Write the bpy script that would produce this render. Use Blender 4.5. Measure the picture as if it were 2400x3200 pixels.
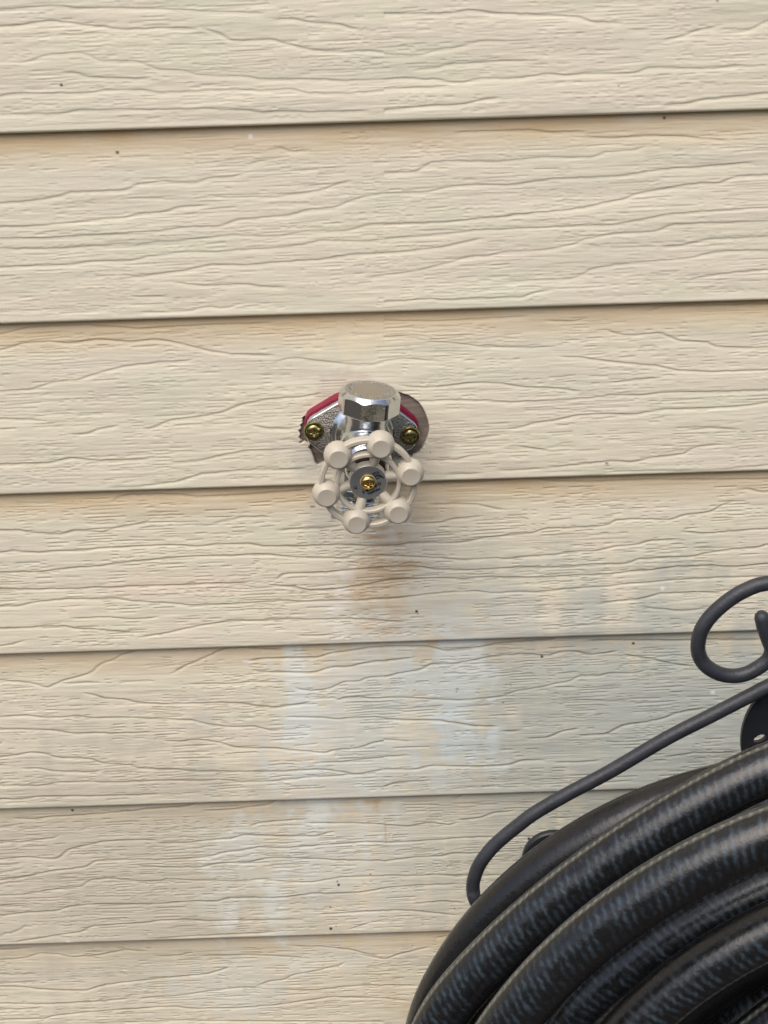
import bpy, bmesh, math, random
import numpy as np
from mathutils import Vector, Matrix
R = math.radians
S = bpy.context.scene
for o in list(bpy.data.objects): bpy.data.objects.remove(o)

# ------------------------------------------------------------------ camera
FPX = 5000.0; CAMD = 0.96; CAMH = 1.05; TH = R(22.5); RO = R(1.8)
Cc = np.array([0, -CAMD, CAMH]); Fw = np.array([0, math.cos(TH), -math.sin(TH)])
U0 = np.array([0, math.sin(TH), math.cos(TH)]); X0 = np.array([1., 0, 0])
cr = math.cos(RO)*X0-math.sin(RO)*U0; cu = math.sin(RO)*X0+math.cos(RO)*U0
cam = bpy.data.cameras.new('camera'); camo = bpy.data.objects.new('camera', cam)
S.collection.objects.link(camo); S.camera = camo
camo.matrix_world = Matrix(((cr[0], cu[0], -Fw[0], Cc[0]), (cr[1], cu[1], -Fw[1], Cc[1]), (cr[2], cu[2], -Fw[2], Cc[2]), (0, 0, 0, 1)))
cam.sensor_fit = 'VERTICAL'; cam.sensor_height = 24; cam.lens = FPX/3200*24
cam.clip_start = .02; cam.clip_end = 500
cam.dof.use_dof = False

# ------------------------------------------------------------------ light
SUN_EL = R(56); SUN_AZ = R(205)       # azimuth: compass style, 180 = straight in front of the wall
w = bpy.data.worlds.new('World'); S.world = w; w.use_nodes = True
nt = w.node_tree; bg = nt.nodes['Background']
sky = nt.nodes.new('ShaderNodeTexSky'); sky.sky_type = 'NISHITA'; sky.sun_disc = False
sky.sun_elevation = SUN_EL; sky.sun_rotation = SUN_AZ; sky.dust_density = 4.0; sky.air_density = 1.0; sky.ozone_density = 1.0
nt.links.new(sky.outputs[0], bg.inputs[0]); bg.inputs[1].default_value = 0.135
sl = bpy.data.lights.new('sun', 'SUN'); sl.energy = 1.3; sl.angle = R(55); sl.color = (1, .94, .85)
so = bpy.data.objects.new('sun', sl); S.collection.objects.link(so)
sd = Vector((math.sin(SUN_AZ)*math.cos(SUN_EL), math.cos(SUN_AZ)*math.cos(SUN_EL), math.sin(SUN_EL)))
so.rotation_euler = sd.to_track_quat('Z', 'Y').to_euler()
S.view_settings.view_transform = 'Standard'; S.view_settings.look = 'None'
S.view_settings.exposure = 0.43; S.view_settings.gamma = 1

# ------------------------------------------------------------------ helpers
def P(px, py, out=0.0):
    """point `out` metres in front of the wall plane seen at photo position px,py"""
    d = Fw+((px-1200)/FPX)*cr-((py-1600)/FPX)*cu
    t = (-out-Cc[1])/d[1]
    return Vector(Cc+t*d)

def tag(o, label=None, cat=None, group=None, kind=None):
    if label: o['label'] = label
    if cat: o['category'] = cat
    if group: o['group'] = group
    if kind: o['kind'] = kind
    return o

def link(name, me, mat=None, parent=None, smooth=False):
    o = bpy.data.objects.new(name, me); S.collection.objects.link(o)
    if mat: me.materials.append(mat)
    if parent: o.parent = parent
    if smooth: me.polygons.foreach_set('use_smooth', [True]*len(me.polygons))
    return o

def obj(name, bm, mat=None, parent=None, smooth=False, sharp=None):
    bmesh.ops.recalc_face_normals(bm, faces=bm.faces)
    me = bpy.data.meshes.new(name); bm.to_mesh(me); bm.free()
    o = link(name, me, mat, parent, smooth or sharp is not None)
    if sharp is not None: me.set_sharp_from_angle(angle=R(sharp))
    return o

def empty(name, loc=(0, 0, 0)):
    o = bpy.data.objects.new(name, None); S.collection.objects.link(o); o.location = loc
    o.empty_display_size = .02
    return o

def lathe(bm, prof, M=Matrix(), n=48, cap=True):
    """prof: list of (r, z) turned round local z, then placed by M"""
    rings = []
    for r, z in prof:
        rings.append([bm.verts.new(M @ Vector((r*math.cos(2*math.pi*i/n), r*math.sin(2*math.pi*i/n), z))) for i in range(n)])
    for a, b in zip(rings, rings[1:]):
        for i in range(n):
            bm.faces.new((a[i], a[(i+1) % n], b[(i+1) % n], b[i]))
    if cap:
        bm.faces.new(rings[0][::-1]); bm.faces.new(rings[-1])

def prism(bm, pts, y0, y1, bev=0.0):
    """outline pts (x,z) extruded from y0 to y1 (y1 nearer the viewer = smaller), bevelled front edge"""
    n = len(pts)
    c = Vector((sum(p[0] for p in pts)/n, sum(p[1] for p in pts)/n))
    rows = [(y0, 1.0)]
    if bev: rows += [(y1+bev, 1.0), (y1+bev*.3, 1-bev*.0), (y1, None)]
    else: rows += [(y1, 1.0)]
    vs = []
    rad = max((Vector(p)-c).length for p in pts)
    for y, s in rows:
        s = 1-bev/rad*1.0 if s is None else s
        if s == 1.0 and bev and y == y1+bev*.3: s = 1-bev/rad*.3
        vs.append([bm.verts.new((c.x+(p[0]-c.x)*s, y, c.y+(p[1]-c.y)*s)) for p in pts])
    for a, b in zip(vs, vs[1:]):
        for i in range(n): bm.faces.new((a[i], a[(i+1) % n], b[(i+1) % n], b[i]))
    bm.faces.new(vs[0][::-1]); bm.faces.new(vs[-1])

def round_poly(pts, r, k=6):
    out = []; n = len(pts)
    for i in range(n):
        p0, p1, p2 = Vector(pts[i-1]), Vector(pts[i]), Vector(pts[(i+1) % n])
        a = (p0-p1); b = (p2-p1); rr = min(r, a.length*.45, b.length*.45)
        A = p1+a.normalized()*rr; B = p1+b.normalized()*rr
        for j in range(k+1):
            t = j/k; out.append(tuple((1-t)**2*A+2*t*(1-t)*p1+t*t*B))
    return out

def catmull(pts, k=8, closed=False):
    pts = [Vector(p) for p in pts]; n = len(pts); out = []
    rng = range(n) if closed else range(n-1)
    for i in rng:
        if closed: p = [pts[(i+j-1) % n] for j in range(4)]
        else: p = [pts[max(0, i-1)], pts[i], pts[i+1], pts[min(n-1, i+2)]]
        for j in range(k):
            t = j/k
            out.append(.5*((2*p[1])+(-p[0]+p[2])*t+(2*p[0]-5*p[1]+4*p[2]-p[3])*t*t+(-p[0]+3*p[1]-3*p[2]+p[3])*t**3))
    if not closed: out.append(pts[-1])
    return out

def tube(bm, path, rad, n=16, closed=False, uv=None, ref=Vector((0, -1, 0)), roundcap=True):
    """swept tube; cross-section angle 0 faces away from the ring centre side, 90 deg faces ref"""
    L = len(path); rings = []; length = 0.0; lens = []
    for i, p in enumerate(path):
        if closed: t = path[(i+1) % L]-path[i-1]
        else: t = path[min(i+1, L-1)]-path[max(i-1, 0)]
        t.normalize()
        a = t.cross(ref)
        if a.length < 1e-3: a = t.cross(Vector((1, 0, 0)))
        a.normalize(); b = a.cross(t).normalized()      # b ~ ref
        if i: length += (path[i]-path[i-1]).length
        lens.append(length)
        rr = rad(i/(L-1)) if callable(rad) else rad
        rings.append([bm.verts.new(p+a*rr*math.cos(2*math.pi*k/n)+b*rr*math.sin(2*math.pi*k/n)) for k in range(n)])
    m = L if closed else L-1
    for i in range(m):
        A, B = rings[i], rings[(i+1) % L]
        for k in range(n):
            f = bm.faces.new((A[k], A[(k+1) % n], B[(k+1) % n], B[k]))
            if uv is not None:
                l0 = lens[i]; l1 = lens[i+1] if i+1 < L else lens[i]+(path[0]-path[i]).length
                for lp, (u_, v_) in zip(f.loops, ((l0, k/n), (l0, (k+1)/n), (l1, (k+1)/n), (l1, k/n))):
                    lp[uv].uv = (u_, v_)
    if not closed:
        for end, s in ((0, -1), (L-1, 1)):
            t = (path[1]-path[0]).normalized() if end == 0 else (path[-1]-path[-2]).normalized()
            prev = rings[end]; c = path[end]; rr = rad(end/(L-1)) if callable(rad) else rad
            if roundcap:
                for q in (30, 60):
                    new = [bm.verts.new(c+(v.co-c)*math.cos(R(q))/(1 if q == 30 else 1)+t*s*rr*math.sin(R(q))) for v in rings[end]]
                    for k in range(n): bm.faces.new((prev[k], prev[(k+1) % n], new[(k+1) % n], new[k]))
                    prev = new
            bm.faces.new(prev)
    return rings

# ------------------------------------------------------------------ materials
def mat(name, col=(.5, .5, .5), rough=.5, metal=0.0, spec=.5, bump=None, vary=0.0, vscale=40):
    m = bpy.data.materials.new(name); m.use_nodes = True; N = m.node_tree; b = N.nodes['Principled BSDF']
    b.inputs['Base Color'].default_value = (*col, 1); b.inputs['Roughness'].default_value = rough
    b.inputs['Metallic'].default_value = metal; b.inputs['Specular IOR Level'].default_value = spec
    tc = N.nodes.new('ShaderNodeTexCoord')
    if vary:
        nz = N.nodes.new('ShaderNodeTexNoise'); nz.inputs['Scale'].default_value = vscale; nz.inputs['Detail'].default_value = 6
        N.links.new(tc.outputs['Object'], nz.inputs['Vector'])
        mx = N.nodes.new('ShaderNodeMix'); mx.data_type = 'RGBA'
        mx.inputs[6].default_value = (*[c*(1-vary) for c in col], 1); mx.inputs[7].default_value = (*[min(1, c*(1+vary)) for c in col], 1)
        N.links.new(nz.outputs[0], mx.inputs[0]); N.links.new(mx.outputs[2], b.inputs['Base Color'])
        mr = N.nodes.new('ShaderNodeMapRange'); mr.inputs[3].default_value = max(.02, rough*(1-vary)); mr.inputs[4].default_value = rough*(1+vary)
        N.links.new(nz.outputs[0], mr.inputs[0]); N.links.new(mr.outputs[0], b.inputs['Roughness'])
    if bump:
        sc, st, dist = bump
        nz = N.nodes.new('ShaderNodeTexNoise'); nz.inputs['Scale'].default_value = sc; nz.inputs['Detail'].default_value = 4
        N.links.new(tc.outputs['Object'], nz.inputs['Vector'])
        bp = N.nodes.new('ShaderNodeBump'); bp.inputs['Strength'].default_value = st; bp.inputs['Distance'].default_value = dist
        N.links.new(nz.outputs[0], bp.inputs['Height']); N.links.new(bp.outputs[0], b.inputs['Normal'])
    return m

M_chrome = mat('polished_chrome', (.63, .655, .67), .10, 1, bump=(420, .35, .0004), vary=.12, vscale=300)
M_cast = mat('cast_chrome', (.37, .345, .31), .30, 1, bump=(1000, 1.0, .0013), vary=.35, vscale=900)
M_body = mat('body_chrome', (.62, .64, .66), .20, 1, bump=(500, .3, .0004), vary=.15, vscale=400)
M_captop = mat('cap_top', (.50, .47, .42), .48, 1, bump=(900, .4, .0004), vary=.1, vscale=600)
M_brass = mat('brass', (.66, .47, .16), .20, 1, vary=.2, vscale=500)
M_oldbrass = mat('tarnished_brass', (.34, .29, .12), .26, 1, vary=.3, vscale=500)
M_red = mat('red_gasket', (.21, .004, .032), .4)
M_paint = mat('cream_enamel', (.50, .455, .37), .40, 0, .45, bump=(700, .15, .0003), vary=.05, vscale=220)
M_label = mat('label_metal', (.30, .305, .31), .38, .65, vary=.08, vscale=300)
M_ink = mat('black_ink', (.012, .012, .013), .5)
M_iron = mat('hanger_iron', (.030, .033, .040), .46, 0, .45, bump=(500, .5, .0005), vary=.45, vscale=90)
M_plate = mat('plate_iron', (.018, .02, .024), .4, 0, .4, vary=.3, vscale=90)
M_dark = mat('rubber_seal', (.02, .012, .012), .6)

def wood_mat():
    m = mat('weathered_board', (.19, .155, .125), .85); N = m.node_tree; b = N.nodes['Principled BSDF']
    tc = N.nodes.new('ShaderNodeTexCoord'); mp = N.nodes.new('ShaderNodeMapping'); mp.inputs['Scale'].default_value = (18, 10, 120)
    mp.inputs['Rotation'].default_value = (0, R(-18), 0)
    nz = N.nodes.new('ShaderNodeTexNoise'); nz.inputs['Scale'].default_value = 1.5; nz.inputs['Detail'].default_value = 8; nz.inputs['Distortion'].default_value = 1.2
    cr_ = N.nodes.new('ShaderNodeValToRGB'); cr_.color_ramp.elements[0].position = .3; cr_.color_ramp.elements[1].position = .7
    cr_.color_ramp.elements[0].color = (.13, .105, .088, 1); cr_.color_ramp.elements[1].color = (.29, .25, .21, 1)
    N.links.new(tc.outputs['Object'], mp.inputs[0]); N.links.new(mp.outputs[0], nz.inputs['Vector'])
    N.links.new(nz.outputs[0], cr_.inputs[0]); N.links.new(cr_.outputs[0], b.inputs['Base Color'])
    return m
M_wood = wood_mat()

def siding_mat():
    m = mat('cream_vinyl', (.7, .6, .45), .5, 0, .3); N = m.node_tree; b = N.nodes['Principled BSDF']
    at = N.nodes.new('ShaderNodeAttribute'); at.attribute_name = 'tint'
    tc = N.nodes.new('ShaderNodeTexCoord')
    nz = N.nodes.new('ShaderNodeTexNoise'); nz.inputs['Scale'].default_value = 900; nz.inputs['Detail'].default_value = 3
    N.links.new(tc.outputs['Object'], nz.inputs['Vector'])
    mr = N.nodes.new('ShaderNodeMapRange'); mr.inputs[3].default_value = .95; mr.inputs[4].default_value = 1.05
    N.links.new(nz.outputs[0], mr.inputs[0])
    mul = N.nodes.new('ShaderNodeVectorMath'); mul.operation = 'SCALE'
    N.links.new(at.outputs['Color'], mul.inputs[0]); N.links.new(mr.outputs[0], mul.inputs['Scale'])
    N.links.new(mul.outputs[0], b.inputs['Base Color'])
    mp = N.nodes.new('ShaderNodeMapping'); mp.inputs['Scale'].default_value = (90, 90, 900)
    n2 = N.nodes.new('ShaderNodeTexNoise'); n2.inputs['Scale'].default_value = 1; n2.inputs['Detail'].default_value = 4
    N.links.new(tc.outputs['Object'], mp.inputs[0]); N.links.new(mp.outputs[0], n2.inputs['Vector'])
    bp = N.nodes.new('ShaderNodeBump'); bp.inputs['Strength'].default_value = .35; bp.inputs['Distance'].default_value = .0004
    N.links.new(n2.outputs[0], bp.inputs['Height']); N.links.new(bp.outputs[0], b.inputs['Normal'])
    return m
M_siding = siding_mat()

def hose_mat():
    m = mat('dark_hose', (.02, .022, .024), .38, 0, .5); N = m.node_tree; b = N.nodes['Principled BSDF']; Lk = N.links.new
    uv = N.nodes.new('ShaderNodeUVMap'); uv.uv_map = 'UVMap'
    sx = N.nodes.new('ShaderNodeSeparateXYZ'); Lk(uv.outputs[0], sx.inputs[0])
    def math_(op, a, b_=None):
        n = N.nodes.new('ShaderNodeMath'); n.operation = op
        for i, v in enumerate((a, b_)):
            if v is None: continue
            if isinstance(v, (int, float)): n.inputs[i].default_value = v
            else: Lk(v, n.inputs[i])
        return n.outputs[0]
    def noise(scale, vec, detail=3):
        n = N.nodes.new('ShaderNodeTexNoise'); n.inputs['Scale'].default_value = scale; n.inputs['Detail'].default_value = detail
        Lk(vec, n.inputs['Vector']); return n.outputs[0]
    def mapr(v, a, c, d=0., e=1.):
        n = N.nodes.new('ShaderNodeMapRange'); Lk(v, n.inputs[0])
        for i, q in zip((1, 2, 3, 4), (a, c, d, e)): n.inputs[i].default_value = q
        return n.outputs[0]
    tc = N.nodes.new('ShaderNodeTexCoord')
    u, v = sx.outputs[0], sx.outputs[1]
    # crossed yarns of the reinforcement, showing through the skin
    n0 = noise(240, tc.outputs['Object'])
    A = math_('SINE', math_('ADD', math_('ADD', math_('MULTIPLY', u, 2*math.pi/.0046), math_('MULTIPLY', v, 2*math.pi*5)), math_('MULTIPLY', n0, 5.)))
    B = math_('SINE', math_('ADD', math_('SUBTRACT', math_('MULTIPLY', u, 2*math.pi/.0046), math_('MULTIPLY', v, 2*math.pi*13)), math_('MULTIPLY', n0, 5.)))
    knit = math_('ADD', math_('MULTIPLY', A, .75), math_('MULTIPLY', B, .25))
    n1 = noise(150, tc.outputs['Object']); n2 = noise(500, tc.outputs['Object'])
    wob = math_('MULTIPLY', math_('SUBTRACT', n2, .5), .022)
    # pale stripe running along the hose
    dv = math_('ABSOLUTE', math_('SUBTRACT', math_('ADD', v, wob), .125))
    stripe = mapr(dv, .006, .026, 1., 0.)
    stripe = math_('MULTIPLY', stripe, mapr(knit, -.2, .9, .45, 1.))
    # yarns on the belly below the stripe; their blue paints in sky sheen
    zone = math_('MULTIPLY', mapr(v, .15, .21), mapr(v, .30, .46, 1., 0.))
    yarn = math_('MULTIPLY', math_('MULTIPLY', mapr(knit, -.4, .9), zone), mapr(n1, .36, .60))
    m1 = N.nodes.new('ShaderNodeMix'); m1.data_type = 'RGBA'; m1.inputs[6].default_value = (.0085, .0088, .0098, 1); m1.inputs[7].default_value = (.034, .052, .070, 1)
    Lk(yarn, m1.inputs[0])
    m2 = N.nodes.new('ShaderNodeMix'); m2.data_type = 'RGBA'; m2.inputs[7].default_value = (.17, .175, .15, 1)
    Lk(stripe, m2.inputs[0]); Lk(m1.outputs[2], m2.inputs[6]); Lk(m2.outputs[2], b.inputs['Base Color'])
    Lk(mapr(n1, .3, .7, .20, .38), b.inputs['Roughness'])
    bp = N.nodes.new('ShaderNodeBump'); bp.inputs['Strength'].default_value = .3; bp.inputs['Distance'].default_value = .0004
    Lk(math_('ADD', math_('MULTIPLY', knit, .10), n2), bp.inputs['Height']); Lk(bp.outputs[0], b.inputs['Normal'])
    return m
M_hose = hose_mat()

# ------------------------------------------------------------------ ground (a lawn, plus an unseen bank added to darken reflections and block low sky)
def grass_mat():
    m = mat('lawn', (.016, .021, .010), .9, vary=.4, vscale=3); return m
def build_ground():
    bm = bmesh.new()
    ys = [-160, -60, -25, -14, -10, -8, -6.5, -5, -3.5, -2, -1, 0, 2, 20, 160]
    xs = [-160, -60, -25, -12, -6, -3, -1.5, 0, 1.5, 3, 6, 12, 25, 60, 160]
    def h(x, y):
        t = min(1, max(0, (-y-4)/7)); t = t*t*(3-2*t)
        return t*4.2+.15*math.sin(x*.7)*t
    V = [[bm.verts.new((x, y, h(x, y))) for x in xs] for y in ys]
    for a, b in zip(V, V[1:]):
        for i in range(len(xs)-1): bm.faces.new((a[i], a[i+1], b[i+1], b[i]))
    o = obj('ground', bm, grass_mat(), smooth=True)
    tag(o, 'green lawn with an added, unseen bank behind the viewer', kind='structure')
    bm = bmesh.new(); V = [bm.verts.new(p) for p in ((-9, -1.25, .004), (9, -1.25, .004), (9, -.02, .004), (-9, -.02, .004))]; bm.faces.new(V)
    o = obj('added_ground_sheet', bm, mat('added_sheet_brown', (.060, .046, .034), .95, vary=.4, vscale=25)); tag(o, 'added brown ground sheet below the wall, out of view', kind='structure')  # unseen sheet, added and coloured for ground bounce and chrome reflections
build_ground()

# ------------------------------------------------------------------ vinyl siding wall
SEAMS = [0.9024, 0.7878, 0.6754, 0.5609, 0.4403, 0.3254]
EXPO = .1145
TA, TB, TC, TD, TE, TF, TG = (0, 0), (1200, 0), (0, 800), (1200, 800), (0, 1600), (1200, 1600), (0, 2400)
K = 1200/1659.; KH = 800/1659.
GRAIN = {   # embossed grain lines, read off the photograph: tile origin, scale, width factor, lines
 'A': (TA, K, 1.35, [
  [0,45,180,30,250,25,330,38,480,35,600,38,900,50,1150,60],[0,115,60,115,160,97,210,92,300,100,430,118,550,130,690,122,860,125],
  [860,120,950,145,990,175,1050,180,1160,170,1340,215,1400,222,1600,220,1659,228],[60,275,120,268,190,240,330,227,380,232,420,265,600,265,680,302,800,305,850,325,950,330,1060,330,1120,343,1400,343,1480,352,1659,345],
  [255,315,340,315,380,335,640,340,660,335],[0,415,60,405,380,405,450,390,630,390,680,402,1000,388,1170,393,1260,383,1320,402,1520,405,1659,390],
  [0,495,270,492,350,475,440,478,540,470,700,475,880,470,1080,475,1130,488,1200,480,1340,485,1600,478],[1170,85,1280,82,1330,100,1470,105,1520,125,1565,127],
  [0,880,90,875,220,858,300,835,540,825,590,800,700,788,860,795,890,773,1000,770,1070,748],[1060,720,1110,703,1170,692],[1165,650,1210,643,1260,660,1345,650],
  [0,982,120,982,260,970,440,950,540,945,590,928,700,922,760,900,910,888],[900,850,1000,858,1200,852,1400,825,1450,798,1530,785],
  [0,1033,200,1030,400,1018,700,1000,780,985,960,980,1010,955,1100,945,1260,932,1320,910,1450,900,1500,875,1580,850,1659,838],
  [0,1075,200,1077,400,1065,600,1062,660,1048,780,1043,1000,1018,1200,1025,1300,1003,1500,1000,1600,972,1659,970],
  [0,1155,40,1160,180,1145,300,1143,390,1130,560,1125,640,1110,800,1090,950,1088,1200,1070,1300,1060,1380,1042,1600,1045,1659,1033],
  [530,1203,600,1195,800,1170,900,1145,1060,1148,1200,1135,1400,1120,1500,1103,1659,1096],[1580,1200,1659,1190]]),
 'B': (TB, K, 1.3, [
  [0,60,250,60,380,45,500,60,600,65,740,68,850,75,900,98,1040,98],[1040,130,1170,125],[1190,175,1280,160,1360,130,1450,115],[1450,150,1580,135,1659,90],
  [0,235,150,243,240,213,300,210,400,180,560,178],[115,305,240,290,300,275,440,270,490,262,640,265],
  [0,345,80,338,240,345,320,360,420,340,580,340,700,320,800,325,860,318,1080,318,1150,290,1400,298,1560,282],[0,385,200,378,300,370],
  [0,475,150,460,350,450,420,430,510,420],[1200,455,1300,448,1380,430,1600,410,1659,400],
  [300,578,450,572,640,565,720,577,880,572],[870,597,1000,600,1150,590,1300,595,1420,603,1500,615],
  [0,750,150,745,190,705,300,700,480,703,700,682,920,683,950,662,1080,655,1140,635],
  [0,838,200,833,270,812,400,802,560,802,740,775,900,772,1040,762,1200,735,1360,727,1500,713,1610,705],
  [0,970,250,965,420,945,530,940,570,928,700,920,870,900,950,880,1040,865,1090,840,1300,805,1360,795,1460,793,1520,765,1659,760],
  [0,1034,200,1018,400,998,600,990,850,975,980,975,1130,950,1200,932,1400,915,1659,898],[0,1096,120,1085,260,1068,430,1030],
  [0,1190,150,1170,300,1130,380,1108,460,1108,500,1092,700,1080,820,1058,860,1035,1000,1010,1180,1003,1240,972,1659,958],[1190,1068,1300,1060,1400,1035,1659,1025],
  [500,1222,650,1210,820,1205,900,1160,1050,1140,1340,1115,1400,1095,1500,1085,1659,1085]]),
 'C': (TC, K, 1.15, [
  [0,50,100,45,300,40,400,25,560,22,650,5],[740,115,900,128,1060,120,1130,132,1240,135],[550,175,740,175],[600,242,720,240,830,235,870,218,980,225,1040,210],
  [0,345,100,320,180,312,380,305,600,320,820,308,1000,300,1180,295],[0,412,100,382,220,375,300,385,420,365,560,378,680,365,820,395,900,415,1000,430,1190,433],
  [0,590,150,578,210,550,330,540,440,505,530,483,680,465,830,457,840,443],[1170,465,1260,445,1350,455,1500,472,1610,475,1659,462],
  [600,750,670,742,730,712,860,697,960,678,1040,645,1150,622,1300,612,1400,595],[300,773,380,770,420,750,520,733],[0,705,190,712],[1080,730,1150,745,1290,748],
  [0,900,220,893,300,872,430,885,650,878],[720,893,850,888,960,860,1070,840,1160,840,1290,832],[460,1002,600,995,780,970,860,942,1040,925,1330,918],[200,740,290,738],
  [470,1085,500,1050,560,1040,770,1037,850,1050,940,1045,1200,1030,1330,1018],[0,1190,90,1190,120,1200,270,1208,310,1190,450,1198,490,1180,580,1168,640,1155,660,1135],
  [650,1120,730,1110],[900,1172,960,1152,1060,1135,1180,1135],[1190,1195,1230,1188,1400,1180,1480,1170]]),
 'D': (TD, K, 1.1, [
  [1300,108,1380,90,1510,72,1659,60],[0,195,120,190,200,182,260,190,330,185,610,175,640,155,740,145],[0,285,200,290,400,280,640,265],[690,285,800,290,890,278],
  [1150,248,1200,225,1400,222,1659,215],[0,355,120,350],[180,378,280,378,400,395,600,402,740,397],[950,320,1020,345,1090,348,1200,338,1270,370,1400,378,1440,398,1659,402],
  [750,440,850,442,1000,463,1180,478,1270,498,1420,505,1659,495],[0,460,90,445,150,455,290,460],[980,552,1060,540,1200,530],
  [60,565,200,572,320,560,400,550,500,553,600,570,760,575,860,590],[120,632,300,625,440,628,530,635,700,630,870,617,1000,602,1120,605,1200,592,1400,590,1659,583],
  [520,750,600,740,650,722,760,710,830,690,980,682,1080,687,1200,665,1400,660,1550,650,1659,635],[1300,755,1400,742,1540,750],[360,790,440,780,520,772],
  [150,882,320,878,360,862,490,852],[700,912,850,898,1010,880,1070,890,1150,870,1300,855,1330,825,1470,812],[260,945,430,938],[490,928,700,915],
  [830,955,1000,930,1180,925,1400,925,1659,902],[560,820,640,830,720,840],
  [200,990,400,985,650,968,740,982,900,985,1100,975,1659,972],[1530,1022,1580,1012,1620,1025,1659,1025],[180,1080,400,1080,540,1110],[100,1160,250,1158,300,1140,440,1130]]),
 'E': (TE, K, .95, [
  [0,180,60,172,160,180,240,172,360,172,420,162,600,152,750,147,850,155,940,145,1080,142,1130,153,1300,152,1440,147,1659,152],
  [0,265,180,262,300,245,420,237,520,222,640,212,760,200,900,193,1050,190,1150,187,1250,198,1400,203,1490,203,1530,192,1659,192],
  [0,337,350,335,400,327,470,330,560,323,680,320,780,318,900,310,1080,310],[1180,300,1220,270,1400,262,1550,250,1659,241],
  [0,410,80,408,140,392,280,378,460,378,510,373,560,385,700,392,830,403,1000,398,1130,390,1230,382,1310,388,1440,382,1560,383,1640,375,1659,374],
  [1150,315,1280,325,1340,340,1450,335,1560,318,1659,300],[300,460,450,453,540,460,640,460,690,450],[0,502,100,498,280,490,330,502,420,505,500,515,590,517],
  [590,540,700,525,860,490,980,472,1150,468,1230,460,1380,465,1480,460,1659,468],[0,578,80,562,115,548],[1280,530,1380,530,1440,522],
  [0,735,130,745,200,768,260,740,400,702,420,668,490,650,500,635,600,605,690,600],[730,712,800,672,900,632,960,600,1050,595,1220,605],
  [1060,655,1130,642,1380,637,1420,620,1500,612,1560,600,1659,592],[1090,697,1200,700,1350,702,1400,690,1430,678,1520,675,1580,658,1659,652],
  [810,752,900,748,1010,750,1080,740,1250,742],[1260,760,1300,775,1380,778,1430,768,1480,740,1560,738,1580,722,1659,718],
  [350,788,400,795,450,812,540,815,600,832,720,835,890,832,1010,830,1070,835,1110,845,1200,850,1300,835,1350,825],[1440,818,1550,802,1600,812,1659,808],
  [0,890,110,882,180,892,350,888,400,895,520,892,650,898,830,902,870,918,1000,932,1100,930,1180,950,1220,945],[1230,890,1380,892,1450,900,1540,892,1640,890,1659,898],
  [0,943,100,942,240,948,340,963,400,957,480,960,630,955,670,958],[700,990,770,995,850,985,960,1000,1020,1022,1200,1022,1240,1030,1340,1035,1400,1045,1440,1030,1560,1020,1600,1000,1659,990],
  [0,1058,60,1052,140,1040,200,1045,240,1062,400,1068,440,1087,570,1093,600,1108,780,1110,830,1120,980,1120,1200,1122,1380,1110,1540,1130],
  [90,1110,170,1108,230,1120,400,1125,440,1115],[1370,1080,1480,1080,1560,1070,1659,1060],
  [0,1182,180,1180,240,1168,400,1163,440,1168,600,1163,720,1158,860,1160,960,1155,1040,1165,1200,1162,1280,1150,1560,1130,1659,1110],[0,1238,100,1240,150,1228,400,1225,700,1218]]),
 'F': (TF, K, .95, [
  [0,152,60,150,90,142,350,135,400,122,560,102,650,95,690,78,900,68,970,65,985,45,1080,35,1240,40,1290,20,1420,5,1450,-20,1530,-45],
  [0,192,100,197,250,203,350,210,480,203,540,205,640,193,760,188,790,178,930,170,990,155,1090,148,1150,127,1285,122],[1280,88,1400,97,1500,88,1659,78],
  [0,241,160,238,220,250,400,253,560,243,760,240,900,230,1050,225,1110,205,1240,200,1340,195,1400,178,1500,165,1600,160,1659,143],
  [0,300,90,290,250,288,330,292,440,285,700,285,860,275,980,272,1060,260,1180,252,1260,240,1400,235,1530,240,1659,225],
  [0,376,120,365,230,350,400,342,470,352,570,345,680,348,760,335,900,325,960,325,1060,310,1170,305,1260,295,1450,287,1659,280],
  [910,400,1000,385,1100,378,1190,355,1350,348,1430,350,1500,338],[1100,412,1200,418,1300,428,1400,412],[915,467,1085,467],[0,470,100,473],
  [0,590,200,592,260,608,430,592,500,577,600,570,750,560,760,545],[0,720,60,705,160,690,190,665,320,663,450,635,600,622,720,632,760,612,840,612,900,628,1020,608],
  [0,654,60,645,140,637],[0,808,120,808,320,820,450,808,520,802,560,780,700,762,730,748,810,738,840,715,940,715,970,703,1100,702,1150,682],
  [0,900,250,905,400,928,500,930],[500,950,600,945],[610,980,700,978,780,945,850,940],[830,968,960,963,1030,925,1180,905,1280,870,1400,850],
  [0,1110,150,1110,200,1095,400,1098,540,1092,600,1072,700,1073],[730,1083,850,1080,950,1070],[0,1058,120,1052],[880,565,1100,563,1200,565,1640,560],
  [1030,625,1150,640,1250,665,1350,672],[0,985,130,990],[1200,1060,1340,1040,1540,1040],[0,1185,60,1165,200,1160]]),
 'G': (TG, K, .9, [
  [50,228,150,232,200,222,400,210,590,195,620,187,820,175,860,150],[870,195,1000,190,1160,170,1200,145,1260,138],[0,325,80,332,150,320,240,310,260,295],
  [0,402,120,392,200,400,250,400,290,360,430,328,540,318,680,318],[670,333,800,332,850,325,1000,312,1050,297,1200,302,1385,302,1400,290,1450,283],
  [0,490,140,468,200,452,380,430,400,407,460,402,700,402,900,390,980,368,1050,362,1120,348,1240,352,1380,340,1500,332,1600,325,1659,328],
  [580,427,700,432,850,434,960,415,1060,415,1160,395,1230,393,1330,398,1500,405,1659,406],[1070,270,1100,250,1200,240,1330,233],[1320,248,1500,247,1600,250,1659,254],
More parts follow.
